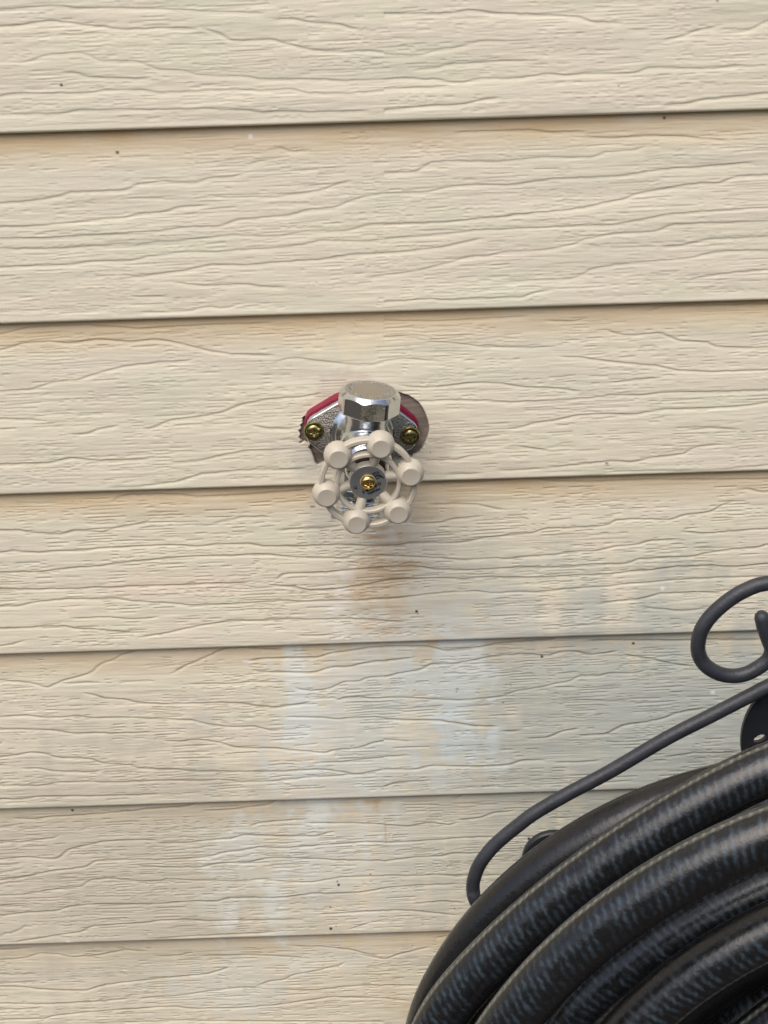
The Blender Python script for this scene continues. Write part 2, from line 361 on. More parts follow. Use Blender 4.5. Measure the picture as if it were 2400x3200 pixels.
  [0,553,100,550,200,532,355,515,390,485,480,480,600,493,700,490,720,480,800,487,1040,492,1130,485,1240,495,1350,497,1480,475,1659,471],[0,597,90,590],
  [0,640,100,628,250,620,290,602,400,590,680,588,850,573,930,578,990,562,1200,562,1350,545,1560,540,1659,521],
  [50,750,200,728,360,705,390,683,620,668,700,657,780,655,900,660,1050,657,1320,653],[1370,632,1500,625,1659,614],[1500,695,1610,662],[620,735,900,722,1200,705],
  [0,842,120,832,150,815,230,815,310,830,420,822,540,797,640,805],[660,825,780,820,830,810],[860,823,1080,818,1200,822,1320,832],
  [0,952,100,955,200,965,370,970,430,950,560,932,720,915,900,898,1000,868],[1110,950,1150,930,1240,918,1255,902,1350,885,1480,858,1497,838],
  [0,1022,200,1025,400,1015,560,1002],[590,1020,600,1000,760,992,900,972,1030,955,1130,957],[1200,962,1350,965,1580,943,1659,948],
  [0,1090,190,1085,240,1072,430,1055,580,1043,760,1035,850,1045,1050,1040,1180,1030,1280,1015,1430,993,1659,998],[500,1103,800,1093,1100,1095,1659,1098],[1250,780,1400,783,1520,795,1659,835]]),
 'H': ((1000, 2300), KH, .9, [
  [415,590,580,600,700,575,850,592,900,575],[880,560,1040,545,1140,510,1280,497],[415,701,600,695,730,685,900,672,1150,665,1300,663,1700,660],
  [415,819,600,795,800,785,850,768,1020,765,1300,755],[415,911,600,912,780,902,850,910,950,907,1200,905],[415,988,600,975,750,967,900,965],[600,1085,800,1068,950,1080],
  [415,1130,600,1128,700,1140,900,1158],[740,1325,850,1310],[250,1430,430,1462,500,1430,720,1378],[415,1624,640,1630],[415,1706,590,1725],
  [860,450,900,400,1000,382,1200,375],[1480,550,1640,545]]),
}

def px_of(x, z, out=.008):
    """numpy projection of wall points, used only to pick which siding detail is in reach of the camera"""
    return x, z

def build_wall():
    rng = np.random.default_rng(11)
    xs = np.concatenate([np.arange(-1.5, -.33, .007), np.arange(-.33, -.058, .0009), np.arange(-.058, .038, .0004), np.arange(.038, .33, .0009), np.arange(.33, 1.5, .007)])
    seams = [SEAMS[0]+EXPO*k for k in range(9, 0, -1)]+SEAMS+[SEAMS[-1]-EXPO*k for k in range(1, 3)]   # lip heights, top to bottom
    Z, OUT, CI = [], [], []
    LIP, TOPO = .0078, .0030
    for k in range(len(seams)-1):
        zt, zb = seams[k], seams[k+1]
        fine = .19 < zb < .93
        dz = .00035 if fine else .006
        span = np.arange(zt+.0025, zb+.0022, -dz)
        lipz = zb+np.array([.0020, .0016, .0012, .0008, .0005, .0003, .0001, 0.])
        z = np.concatenate([span, lipz]); d = z-zb
        o = TOPO+(LIP-TOPO)*np.clip((zt-z)/(zt-zb), 0, 1)**.9
        q = np.clip(.0020-d, 0, .0020)
        o = o-(.0020-np.sqrt(np.maximum(0, .0020**2-q**2)))
        Z.append(z); OUT.append(o); CI.append(np.full(len(z), k))
        # underside of the lip, going back to the sheet behind
        Z.append(np.array([zb+.0001, zb+.0012])); OUT.append(np.array([.0052, .0034])); CI.append(np.full(2, -1))
    Z = np.concatenate(Z); OUT = np.concatenate(OUT); CI = np.concatenate(CI)
    nz, nx = len(Z), len(xs)
    H = np.zeros((nz, nx), np.float32)
    def groove(line_x, line_z, d, wu, wl, ci, taper=.006, taper2=None):
        taper2 = taper2 or taper
        i0, i1 = np.searchsorted(xs, line_x[0]), np.searchsorted(xs, line_x[-1])
        if i1-i0 < 2: return
        X = xs[i0:i1]; zc = np.interp(X, line_x, line_z)
        dd = d*np.clip(np.minimum((X-line_x[0])/taper, (line_x[-1]-X)/taper2), 0, 1)**.7
        rows = np.where((CI == ci) & (Z < zc.max()+3*wu) & (Z > zc.min()-3*wl))[0]
        if len(rows) == 0: return
        T = Z[rows][:, None]-zc[None, :]
        sl = np.gradient(zc, X); nrm = 1/np.sqrt(1+sl**2); T = T*nrm[None, :]
        g = np.where(T > 0, np.exp(-(T/wu)**2), np.exp(-(T/wl)**2))*dd[None, :]
        H[rows[0]:rows[-1]+1, i0:i1] = np.maximum(H[rows[0]:rows[-1]+1, i0:i1], g)
    for key, ((ox, oy), sc, wf, lines) in GRAIN.items():
        for L in lines:
            a_end = b_end = .006
            if L[0] == 0 and ox < 1000: L = [-160, L[1]+4]+L
            elif L[0] in (0, 415): a_end = .0002
            if L[-2] == 1659 and ox == 1200: L = L+[1810, L[-1]-6]
            elif L[-2] == 1659: b_end = .0002
            pts = [P(ox+L[i]*sc, oy+L[i+1]*sc, .007) for i in range(0, len(L), 2)]
            lx = np.array([p.x for p in pts]); lz = np.array([p.z for p in pts])
            o = np.argsort(lx, kind='stable'); lx, lz = lx[o], lz[o]
            # densify and add a small hand-cut wobble
            m = max(4, int((lx[-1]-lx[0])/.003)); xx = np.linspace(lx[0], lx[-1], m)
            zz = np.interp(xx, lx, lz)
            ker = np.array([0, 1, 3, 1, 0.])/5
            zp = np.pad(zz, 2, mode='edge'); 
            if m > 8: zz = np.convolve(zp, ker, 'valid')
            zz = zz+rng.normal(0, .00012, m)
            zm = zz.mean(); k = None
            for j in range(len(seams)-1):
                if seams[j] >= zm > seams[j+1]: k = j
            if k is None: continue
            groove(xx, zz, (.00040 if wf > 1.2 else (.00044 if wf > 1 else .00054))*rng.uniform(.75, 1.15), .00046*wf, .0013*wf, k, a_end, b_end)
    # grain beyond what the photograph shows
    for k in range(len(seams)-1):
        zt, zb = seams[k], seams[k+1]
        for side in (-1, 1, 0):
            if side == 0 and (.19 < zb < .93): continue
            for j in range(7):
                a, b = (-1.5, -.262) if side < 0 else ((.262, 1.5) if side > 0 else (-.5, .5))
                x = rng.uniform(a, a+.1); z = zb+(zt-zb)*(j+.6)/7.5
                while x < b:
                    Ln = rng.uniform(.08, .4); m = int(Ln/.01)+2
                    xx = np.linspace(x, min(x+Ln, b), m); zz = z+np.cumsum(rng.normal(0.0002, .0007, m))
                    groove(xx, np.clip(zz, zb+.006, zt-.004), .0004, .0006, .0013, k)
                    x += Ln+rng.uniform(.01, .05)
    Hd = H.copy(); H[:] = 0
    # short pore dashes, stacked in little ladders
    for k in range(len(seams)-1):
        zt, zb = seams[k], seams[k+1]
        if zb < .15 or zb > .93: continue
        wf = 1.25 if zb > .75 else (1.1 if zb > .6 else .95)
        amp = .65 if zb > .75 else (.8 if zb > .6 else 1.15)
        for c in range(380):
            x = rng.uniform(-.33, .33); z = rng.uniform(zb+.006, zt-.006); Ln = rng.choice([.004, .006, .009, .014, .022], p=[.25, .33, .24, .12, .06])*rng.uniform(.8, 1.2)
            n = int(rng.choice([1, 2, 3, 4, 6, 8], p=[.2, .2, .2, .2, .12, .08])); stp = rng.uniform(.0017, .0026)
            for j in range(n):
                zz = z-j*stp+rng.normal(0, .0002)
                if zz < zb+.0045: break
                x0 = x+rng.normal(0, .0007); l = Ln*rng.uniform(.7, 1.15); t = rng.normal(.02, .02)*l
                # ladders repeat sideways now and then
                for rep in range(1+int(rng.random() < .35)*int(rng.integers(1, 3))):
                    xa = x0+rep*Ln*1.7
                    groove(np.array([xa, xa+l]), np.array([zz, zz+t]), .00032*amp*rng.uniform(.5, 1.25), .00040*wf, .0009*wf, k, taper=.0012)
    # bundles of hair-fine parallel lines
    for k in range(len(seams)-1):
        zt, zb = seams[k], seams[k+1]
        if zb < .15 or zb > .93: continue
        for c in range(60):
            x = rng.uniform(-.33, .33); z = rng.uniform(zb+.006, zt-.005); Ln = rng.uniform(.008, .035)
            for j in range(int(rng.integers(2, 7))):
                xa = x+rng.uniform(-.006, .006); l = Ln*rng.uniform(.5, 1.2); m = max(3, int(l/.004)); zz = z-j*rng.uniform(.0013, .0019)
                if zz < zb+.0045: break
                groove(np.linspace(xa, xa+l, m), zz+np.cumsum(rng.normal(0, .0001, m)), .00013*rng.uniform(.6, 1.3), .0004, .0007, k, taper=.003)
    H = np.maximum(Hd, H) + .25*np.minimum(Hd, H)
    # fine brushed streaks and slow waviness
    def vnoise(lx, lz, seed):
        r = np.random.default_rng(seed)
        gx = ((xs-xs[0])/lx); gz = (Z.max()-Z)/lz
        nx_, nz_ = int(gx.max())+3, int(gz.max())+3
        g = r.normal(0, 1, (nz_, nx_)).astype(np.float32)
        ix = gx.astype(int); fx = gx-ix; iz = gz.astype(int); fz = gz-iz
        fx = (fx*fx*(3-2*fx))[None, :]; fz = (fz*fz*(3-2*fz))[:, None]
        a = g[iz][:, ix]; b = g[iz][:, ix+1]; c = g[iz+1][:, ix]; d = g[iz+1][:, ix+1]
        return (a*(1-fx)+b*fx)*(1-fz)+(c*(1-fx)+d*fx)*fz
    relief = vnoise(.016, .0011, 1)*.00004+vnoise(.03, .0022, 2)*.00004+vnoise(.012, .0035, 5)*.00004+vnoise(.004, .0009, 6)*.000018+vnoise(.09, .012, 3)*.00022+vnoise(.25, .03, 4)*.0002
    fade = np.where(CI < 0, 0, 1.0)
    for k in range(len(seams)-1):
        m = CI == k; fade[m] = np.clip((Z[m]-seams[k+1])/.004, 0, 1)
    OUTF = OUT[:, None]+(relief-H)*fade[:, None]
    # hole cut for the faucet: polygon test in the wall plane
    poly = [(1251,1231),(1284,1243),(1313,1265),(1331,1294),(1342,1328),(1342,1356),(1331,1384),(1315,1411),(1298,1424),(1262,1440),(1200,1436),(1150,1445),(1050,1450),
            (1008,1452),(992,1458),(982,1446),(977,1428),(971,1412),(962,1402),(968,1392),(950,1386),(927,1393),(941,1380),(931,1370),(937,1360),(930,1349),(939,1343),(936,1330),(944,1326),(942,1311),(950,1304),(960,1300),
            (975,1305),(1060,1252),(1150,1243),(1225,1225)]
    arc = catmull([Vector((a, b, 0)) for a, b in poly[:11]], 5); poly = [(v.x, v.y) for v in arc]+poly[11:]
    pw = np.array([[P(a, b, .0085).x, P(a, b, .0085).z] for a, b in poly])
    XX, ZZ = np.meshgrid(xs, Z)
    inside = np.zeros(XX.shape, bool)
    bx = (XX > pw[:, 0].min()) & (XX < pw[:, 0].max()) & (ZZ > pw[:, 1].min()) & (ZZ < pw[:, 1].max())
    idx = np.where(bx); px_, pz_ = XX[idx], ZZ[idx]; ins = np.zeros(len(px_), bool)
    for i in range(len(pw)):
        x1, z1 = pw[i-1]; x2, z2 = pw[i]
        c = ((z1 > pz_) != (z2 > pz_)) & (px_ < (x2-x1)*(pz_-z1)/(z2-z1+1e-12)+x1)
        ins ^= c
    inside[idx] = ins
    # rim of the cut: the row of vertices just inside is pushed back to give the sheet its thickness
    er = inside.copy(); er[1:-1, 1:-1] = inside[1:-1, 1:-1] & inside[:-2, 1:-1] & inside[2:, 1:-1] & inside[1:-1, :-2] & inside[1:-1, 2:]
    er2 = er.copy(); er2[1:-1, 1:-1] = er[1:-1, 1:-1] & er[:-2, 1:-1] & er[2:, 1:-1] & er[1:-1, :-2] & er[1:-1, 2:]
    OUTF = np.where(er, OUTF-.004, OUTF)
    co = np.empty((nz, nx, 3), np.float32); co[..., 0] = XX; co[..., 1] = -OUTF; co[..., 2] = ZZ

    # ---------------- colour: cream vinyl with chalk, rust and dirt plus painted lap and groove shade
    def srgb(r, g, b): 
        c = np.array([r, g, b])/255.; return np.where(c <= .04045, c/12.92, ((c+.055)/1.055)**2.4)
    base = srgb(*BASE)
    col = np.broadcast_to(base, (nz, nx, 3)).astype(np.float32).copy()
    # slow hue drift of aged vinyl
    n1 = vnoise(.05, .02, 21)[..., None]; n2 = vnoise(.035, .012, 22)[..., None]; n3 = vnoise(.010, .003, 23)[..., None]
    col *= 1+n1*np.array([.010, .006, .002])+n2*np.array([.010, -.004, .006])+n3*.009
    streak = vnoise(.03, .0015, 24); patch = vnoise(.018, .007, 25); patch2 = vnoise(.007, .003, 26)
    def blob(cx, cy, sx, sy, c, a, edge=.35, rough=1.0):
        nonlocal col
        p = P(cx, cy, .008); hx = sx/4900.; hz = sy/4600.
        d = np.maximum(np.abs(XX-p.x)/hx, np.abs(ZZ-p.z)/hz)
        d = d*.55+np.sqrt(((XX-p.x)/hx)**2+((ZZ-p.z)/hz)**2)*.45
        m = np.clip((1.15-d+(.10*streak+.10*patch+.05*patch2)*rough)/edge, 0, 1)*a
        m = (m*(fade*0+1)[:, None])[..., None].astype(np.float32)
        col = col*(1-m)+np.array(srgb(*c), np.float32)*m
    chalk = (220, 223, 215)
    def rnoise(lx, lz, deg, seed):
        g = np.random.default_rng(seed).normal(0, 1, (256, 256)).astype(np.float32)
        c, s_ = math.cos(R(deg)), math.sin(R(deg))
        a = ((XX*c+ZZ*s_)/lx).astype(np.float32)+500; b = ((-XX*s_+ZZ*c)/lz).astype(np.float32)+500
        ia, ib = a.astype(np.int32), b.astype(np.int32); fa, fb = a-ia, b-ib; fa = fa*fa*(3-2*fa); fb = fb*fb*(3-2*fb); ia %= 255; ib %= 255
        return (g[ib, ia]*(1-fa)+g[ib, ia+1]*fa)*(1-fb)+(g[ib+1, ia]*(1-fa)+g[ib+1, ia+1]*fa)*fb
    vst = .7*(rnoise(.007, .045, 4, 31)+rnoise(.005, .03, -5, 131)); vst2 = .7*(rnoise(.016, .06, 7, 32)+rnoise(.02, .05, -9, 132)); blk = .6*(rnoise(.010, .008, 33, 33)+rnoise(.006, .006, -28, 133)+rnoise(.003, .003, 12, 134))
    soft = .7*(rnoise(.02, .012, 17, 135)+rnoise(.012, .014, -31, 136))
    def wash(cx, cy, sx, sy, c, a, k=1.0):
        """run-off: soft outline broken into vertical streaks and patches caught on the grain"""
        nonlocal col
        p = P(cx, cy, .008); hx = sx/4900.; hz = sy/4600.
        d = np.sqrt(((XX-p.x)/hx)**2+((ZZ-p.z)/hz)**2)
        m = np.clip((1.1-d+k*(.13*vst+.15*vst2+.14*soft+.07*streak+.13*blk))/.8, 0, 1)
        m = (m*m*(3-2*m)*a)[..., None].astype(np.float32)
        col = col*(1-m)+np.array(srgb(*c), np.float32)*m
    groove_shade = np.clip(np.maximum(Hd-.00018, 0)/.00025, 0, 1)*.75+np.clip(np.maximum(H-Hd, 0)/.0003, 0, 1)*.34
    groove_shade *= np.clip(.85+.3*n3[..., 0], .3, 1.2)*np.interp(Z, [.3, .62, .78, 1.0], [1.0, .95, .35, .2])[:, None]
    # warm lap shade painted as a tan strip where each board tucks under the next
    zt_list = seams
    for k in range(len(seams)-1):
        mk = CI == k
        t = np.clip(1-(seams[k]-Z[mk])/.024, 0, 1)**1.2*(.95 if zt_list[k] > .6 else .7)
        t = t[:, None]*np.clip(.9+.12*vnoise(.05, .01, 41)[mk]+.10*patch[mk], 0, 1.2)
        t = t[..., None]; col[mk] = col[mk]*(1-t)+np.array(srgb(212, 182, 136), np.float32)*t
    # cooler, greyer tone low on the wall
    wash(1900, 2250, 1050, 620, (178, 184, 176), .68, .6); wash(2150, 2350, 620, 450, (178, 188, 184), .55, .7); wash(1450, 2550, 800, 520, (188, 190, 180), .52, .7)
    wash(450, 2750, 1000, 650, (190, 185, 168), .6, .5)
    # chalky run-off
    wash(1150, 2280, 420, 400, chalk, .50, .9); wash(1020, 2700, 380, 260, chalk, .36, 1.0); wash(1130, 1930, 260, 140, (224, 220, 206), .40, 1.0); wash(950, 2230, 85, 270, (222, 226, 221), .66, 1.2); wash(900, 2430, 90, 80, chalk, .50, 1.3)
    wash(1410, 2150, 170, 190, (214, 221, 217), .55, 1.3); wash(1430, 2330, 190, 120, (206, 217, 216), .62, 1.2); wash(1400, 2430, 200, 60, (216, 222, 217), .5, 1.3)
    wash(1430, 1960, 150, 130, chalk, .45, 1.3); wash(1620, 1900, 200, 110, (208, 210, 200), .35, 1.4); wash(1250, 1780, 260, 200, (226, 220, 204), .35, 1.3)
    wash(780, 2720, 210, 210, chalk, .42, 1.4); wash(850, 2830, 110, 190, (222, 226, 220), .55, 1.3); wash(1140, 2640, 60, 230, (220, 224, 219), .55, 1.2); wash(1000, 2660, 200, 120, chalk, .35, 1.5)
    wash(1150, 2880, 80, 150, chalk, .35, 1.3); wash(720, 3080, 250, 150, chalk, .45, 1.4); wash(980, 3000, 200, 90, chalk, .30, 1.5)
    # flaked white spots
    for a, b, u_, v_ in ((1083, 1800, 34, 16), (1082, 1856, 40, 24), (1045, 1906, 34, 22), (1058, 1962, 24, 26), (1068, 1990, 26, 10), (1000, 1810, 14, 8), (1120, 1778, 30, 8), (775, 2077, 18, 6), (790, 2120, 26, 5), (770, 2160, 20, 4), (900, 2082, 22, 12)):
        blob(a, b, u_, v_, (234, 228, 216), .75, .5, 1.6)
    # rusty drips and streaks under the wheel
    wash(1190, 1780, 120, 190, (216, 188, 146), .55, 1.2); wash(1185, 1690, 62, 62, (196, 156, 108), .55, 1.5)
    for a, b, u_, v_, al in ((1190, 1660, 40, 8, .6), (1170, 1685, 50, 10, .55), (1200, 1706, 74, 5, .7), (1180, 1738, 60, 4, .6), (1190, 1742, 90, 5, .45), (1235, 1768, 70, 16, .35), (1160, 1775, 40, 12, .4), (1230, 1800, 56, 10, .5),
                             (1250, 1812, 60, 6, .5), (1290, 1765, 60, 5, .4), (1290, 1842, 26, 7, .55), (1220, 1838, 90, 5, .45), (1110, 1862, 80, 5, .55), (1210, 1868, 100, 5, .55), (1030, 1866, 20, 6, .6), (1150, 1908, 70, 18, .38),
                             (1240, 1912, 46, 14, .35), (1190, 1940, 130, 4, .45), (1215, 1972, 60, 22, .30), (1160, 2516, 40, 10, .5), (1176, 2526, 16, 22, .4), (1205, 2608, 5, 40, .4), (1450, 1972, 46, 22, .22), (1380, 2000, 60, 12, .2)):
        blob(a, b, u_*.9, v_*1.15, (178, 140, 94), al*.85, .9, 2.2)
    wash(1330, 1600, 160, 60, (212, 184, 146), .35, 1.2); wash(1330, 3160, 150, 60, (208, 188, 154), .35, 1.2); wash(1190, 3090, 80, 80, (206, 190, 158), .3, 1.3)
    # grime and old caulk round the cut, then grey patches below it
    wash(1090, 1225, 150, 60, (188, 178, 164), .45, 1.0); wash(950, 1440, 90, 90, (184, 182, 176), .5, 1.0); wash(1360, 1410, 60, 50, (184, 172, 156), .45, 1.1)
    wash(1000, 1610, 80, 110, (182, 180, 176), .4, 1.1); blob(1050, 1618, 17, 12, (120, 118, 114), .9, .3); blob(976, 1591, 9, 4, (130, 128, 124), .8, .4)
    wash(1120, 1085, 110, 40, (238, 224, 186), .30, 1.2)
    wash(560, 1830, 300, 60, (228, 206, 190), .35, 1.0)
    col = col*(1-groove_shade[..., None]*np.array([.42, .46, .52], np.float32))     # groove shade painted into the colour to deepen the grain
    # specks
    specks = [(191,266,5),(363,481,5),(2080,372,5),(1983,2020,5),(1695,2062,5),(1573,2202,4),(224,2543,5),(1054,2760,4),(1058,2770,5),(1033,2838,4),(1034,2903,6),(1050,2895,3),(1157,2738,4),
              (1421,2841,4),(1896,1449,4),(1935,269,3),(2245,3,4),(1178,2016,4),(1430,2160,4),(1427,2168,3),(1598,2150,3),(1302,1913,5),(1306,1920,3),
              (1345,1415,3),(1655,2630,6),(1600,2625,3),(1618,2640,3),(1630,2655,3),(823,2198,3)]
    for a, b, r_ in specks:
        blob(a, b, r_*.95, r_*.95, (52, 46, 40), .95 if r_ > 4 else .6, .5, rough=.3)
    for a, b in ((781,430),(213,2945),(2072,1843),(2230,2170),(1862,2460)):
        blob(a, b, 8, 7, (236, 236, 228), .85, .5, rough=.3)
    me = bpy.data.meshes.new('siding_wall')
    me.vertices.add(nz*nx); me.vertices.foreach_set('co', co.reshape(-1))
    I = np.arange(nz*nx).reshape(nz, nx)
    q = np.stack([I[:-1, :-1], I[1:, :-1], I[1:, 1:], I[:-1, 1:]], -1)
    dead = er2[:-1, :-1] | er2[1:, :-1] | er2[1:, 1:] | er2[:-1, 1:]
    q = q[~dead].reshape(-1, 4); nf = len(q)
    me.loops.add(nf*4); me.loops.foreach_set('vertex_index', q.reshape(-1).astype(np.int32))
    me.polygons.add(nf); me.polygons.foreach_set('loop_start', (np.arange(nf)*4).astype(np.int32))
    me.polygons.foreach_set('loop_total', np.full(nf, 4, np.int32)); me.polygons.foreach_set('use_smooth', np.ones(nf, bool))
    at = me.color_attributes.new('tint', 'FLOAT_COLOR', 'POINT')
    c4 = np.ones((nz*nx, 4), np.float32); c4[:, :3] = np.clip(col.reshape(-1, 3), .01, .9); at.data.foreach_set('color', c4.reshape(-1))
    me.update(calc_edges=True); me.validate()
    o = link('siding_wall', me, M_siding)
    tag(o, 'cream wood-grain vinyl siding wall with lapped courses, rust drips and chalky stains', 'wall')
    # board behind the cut
    bm = bmesh.new()
    c = P(1150, 1350, 0)
    prism(bm, [(c.x-.07, .6822), (c.x+.07, .6822), (c.x+.07, c.z+.06), (c.x-.07, c.z+.06)], .016, -.0035)
    b = obj('backing_board', bm, M_wood, o)
    # sheathing panel closes the wall behind the vinyl
    bm = bmesh.new(); prism(bm, [(-1.5, .02), (1.5, .02), (1.5, 1.92), (-1.5, 1.92)], .045, .02); obj('sheathing', bm, M_wood, o)
    return o
BASE = (221, 214, 193)
build_wall()

# ------------------------------------------------------------------ frost-proof faucet
fl = P(1127, 1349, .015)
FAU = empty('garden_faucet', (fl.x, 0, fl.z))
FAU.rotation_mode = 'XYZ'
FAU.matrix_world = Matrix.Translation((fl.x, 0, fl.z)) @ Matrix.Rotation(R(3.2), 4, 'Z') @ Matrix.Rotation(R(4.0), 4, 'X') @ Matrix.Rotation(R(6.3), 4, 'Y')
tag(FAU, 'chrome outdoor faucet with cream six-knob handwheel mounted on the cream siding', 'faucet')
mm = .001
def MY(x=0, z=0):   # local z of a lathe -> outward (-y)
    return Matrix.Translation((x, 0, z)) @ Matrix.Rotation(R(90), 4, 'X')

def build_faucet():
    hexo = [(34.8, 7.0), (17, 19.8), (7.5, 25), (-7.5, 25), (-17, 19.8), (-34.8, 7.0), (-34.8, -7.0), (-17, -19.8), (-7.5, -25), (7.5, -25), (17, -19.8), (34.8, -7.0)]
    pts = [(a*mm, b*mm) for a, b in hexo]
    bm = bmesh.new(); prism(bm, round_poly(pts, .004), -.0105, -.0158, .0013); fo = obj('flange', bm, M_cast, FAU, sharp=60)
    fo.data.materials.append(M_chrome)
    for p_ in fo.data.polygons:
        if abs(p_.normal.y) < .97: p_.material_index = 1
    g = [(a*1.03, b*1.035+.0006) for a, b in pts]
    bm = bmesh.new(); prism(bm, round_poly(g, .005), -.001, -.0104, .0006); obj('gasket', bm, M_red, FAU, sharp=30)
    # mounting screws
    def screw_head(name, x, z, y, r, h, m, rot, cross_d, parent, rings=26, n=72, washer=True):
        bm = bmesh.new(); V = []
        for i in range(rings+1):
            rr = r*i/rings
            row = []
            for k in range(n):
                a = 2*math.pi*k/n; px, pz = rr*math.cos(a), rr*math.sin(a)
                t = rr/r; dome = h*(1-t*t)**.5 if t < 1 else 0
                c, s = math.cos(rot), math.sin(rot); u_, v_ = px*c+pz*s, -px*s+pz*c
                arm = r*.58; wd = r*.15
                def sm(q): return max(0, min(1, q))
                cr1 = sm((wd-abs(u_))/(r*.07)+.5)*sm((arm-abs(v_))/(r*.12)); cr2 = sm((wd-abs(v_))/(r*.07)+.5)*sm((arm-abs(u_))/(r*.12))
                dep = max(cr1, cr2)*cross_d*(1.25-.8*t)
                row.append(bm.verts.new((x+px, y-dome+dep, z+pz)))
                if i == 0: break
            V.append(row)
        for k in range(n): bm.faces.new((V[0][0], V[1][k], V[1][(k+1) % n]))
        for a, b in zip(V[1:], V[2:]):
            for k in range(n): bm.faces.new((a[k], a[(k+1) % n], b[(k+1) % n], b[k]))
        # shank rim back to the seat
        back = [bm.verts.new((v.co.x, y+.0012, v.co.z)) for v in V[-1]]
        for k in range(n): bm.faces.new((V[-1][k], V[-1][(k+1) % n], back[(k+1) % n], back[k]))
        o = obj(name, bm, m, parent, smooth=True)
        return o
    for sx in (-1, 1):
        bm = bmesh.new()    # raised boss round each screw hole
        lathe(bm, [(6.4*mm, .0150), (6.4*mm, .0158), (5.9*mm, .0166), (4.9*mm, .0166), (4.7*mm, .0158)], MY(sx*.0302, 0), 40, cap=False)
        obj('screw_seat', bm, M_oldbrass, FAU, sharp=40)
        screw_head('mounting_screw', sx*.0302, 0, -.0158, .0046, .0022, M_oldbrass, .5+sx*.4, .0016, FAU)
    # cast body: blended from barrel, neck, outlet
    bm = bmesh.new()
    lathe(bm, [(21*mm, .0150), (19.5*mm, .0170), (16.5*mm, .0195), (15*mm, .023), (14.6*mm, .055)], MY(), 64)
    T = Matrix.Translation((0, -.034, 0))
    lathe(bm, [(14.5*mm, -.002), (13.2*mm, .010), (12.6*mm, .016), (13.6*mm, .0245)], T, 64)
    bmesh.ops.create_uvsphere(bm, u_segments=48, v_segments=32, radius=.0162, matrix=Matrix.Translation((0, -.034, 0)))
    TO = Matrix.Translation((-.0015, -.040, 0)) @ Matrix.Rotation(R(-14), 4, 'X')
    lathe(bm, [(13.2*mm, -.030), (13.6*mm, -.012), (14.2*mm, .0)], TO, 64)
    me = bpy.data.meshes.new('tmp'); bm.to_mesh(me); bm.free(); t = bpy.data.objects.new('tmp', me); S.collection.objects.link(t)
    rm = t.modifiers.new('r', 'REMESH'); rm.mode = 'VOXEL'; rm.voxel_size = .0006; smd = t.modifiers.new('s', 'SMOOTH'); smd.factor = .5; smd.iterations = 14
    bpy.context.view_layer.update()
    me2 = bpy.data.meshes.new_from_object(t.evaluated_get(bpy.context.evaluated_depsgraph_get()))
    bpy.data.objects.remove(t); me2.materials.clear()
    me2.name = 'body'; link('body', me2, M_body, FAU, smooth=True)
    # threaded outlet
    bm = bmesh.new(); pr = [(13.4*mm, -.024), (14.3*mm, -.0245), (14.3*mm, -.028)]
    for i in range(6): pr += [(12.6*mm, -.0290-.0024*i), (13.6*mm, -.0300-.0024*i), (13.6*mm, -.0305-.0024*i)]
    pr += [(12.4*mm, -.0440), (11.3*mm, -.0445), (10.4*mm, -.044), (10.2*mm, -.032)]
    lathe(bm, pr, TO, 56, cap=False); obj('hose_outlet', bm, M_chrome, FAU, sharp=35)
    # bonnet nut, packing nut and stem
    bm = bmesh.new(); hx = [(16.2*mm*math.cos(R(60*i+12)), 16.2*mm*math.sin(R(60*i+12))) for i in range(6)]
    prism(bm, round_poly(hx, .002, 3), -.0535, -.0625, .0010); lathe(bm, [(13.4*mm, .0625), (13.4*mm, .0650), (12.4*mm, .0665)], MY(), 48)
    obj('bonnet_nut', bm, M_chrome, FAU, sharp=30)
    bm = bmesh.new(); lathe(bm, [(11.0*mm, .0664), (11.0*mm, .0705), (9.2*mm, .0715), (4.2*mm, .0715)], MY(), 40); obj('stem_seal', bm, M_dark, FAU, sharp=30)
    bm = bmesh.new(); lathe(bm, [(3.9*mm, .0713), (3.9*mm, .0805)], MY(), 24); obj('stem', bm, M_oldbrass, FAU, sharp=30)
    # vacuum breaker cap: octagon with turned chamfer
    cx, cy = .0008, -.036; z0, z1 = .0242, .0375; ap = 17.9*mm; n = 96; rt = 16.0*mm
    bm = bmesh.new(); rows = [[] for _ in range(7)]
    for i in range(n):
        a = 2*math.pi*i/n
        # facet corners seen from the front at 15 degrees either way off the axis
        ph = (a+math.pi/2-R(-15)) % (math.pi/4)-math.pi/8
        ro = min(ap/math.cos(ph), 19.0*mm)
        zb_ = z1-(ro-rt)*.85
        for k, (r_, z_) in enumerate([(15.0*mm, z0), (ro-.8*mm, z0), (ro, z0+.0009), (ro, zb_), (rt, z1), (rt-.7*mm, z1), (rt-.8*mm, z1-.0004)]):
            rows[k].append(bm.verts.new((cx+r_*math.cos(a), cy+r_*math.sin(a), z_)))
    for A, B in zip(rows, rows[1:]):
        for i in range(n): bm.faces.new((A[i], A[(i+1) % n], B[(i+1) % n], B[i]))
    bm.faces.new(rows[0][::-1]); bm.faces.new(rows[-1])
    cap = obj('vacuum_breaker_cap', bm, M_chrome, FAU, sharp=12)
    bm = bmesh.new(); lathe(bm, [(rt-.75*mm, z1-.0006), (rt-.75*mm, z1-.0001), (rt-1.0*mm, z1+.0001), (.5*mm, z1+.0003)], Matrix.Translation((cx, cy, 0)), 64); obj('cap_disc', bm, M_captop, cap, sharp=30)
    # worn raised lettering round the disc, unreadable in the photograph: small strokes
    bm = bmesh.new(); rr_ = random.Random(4)
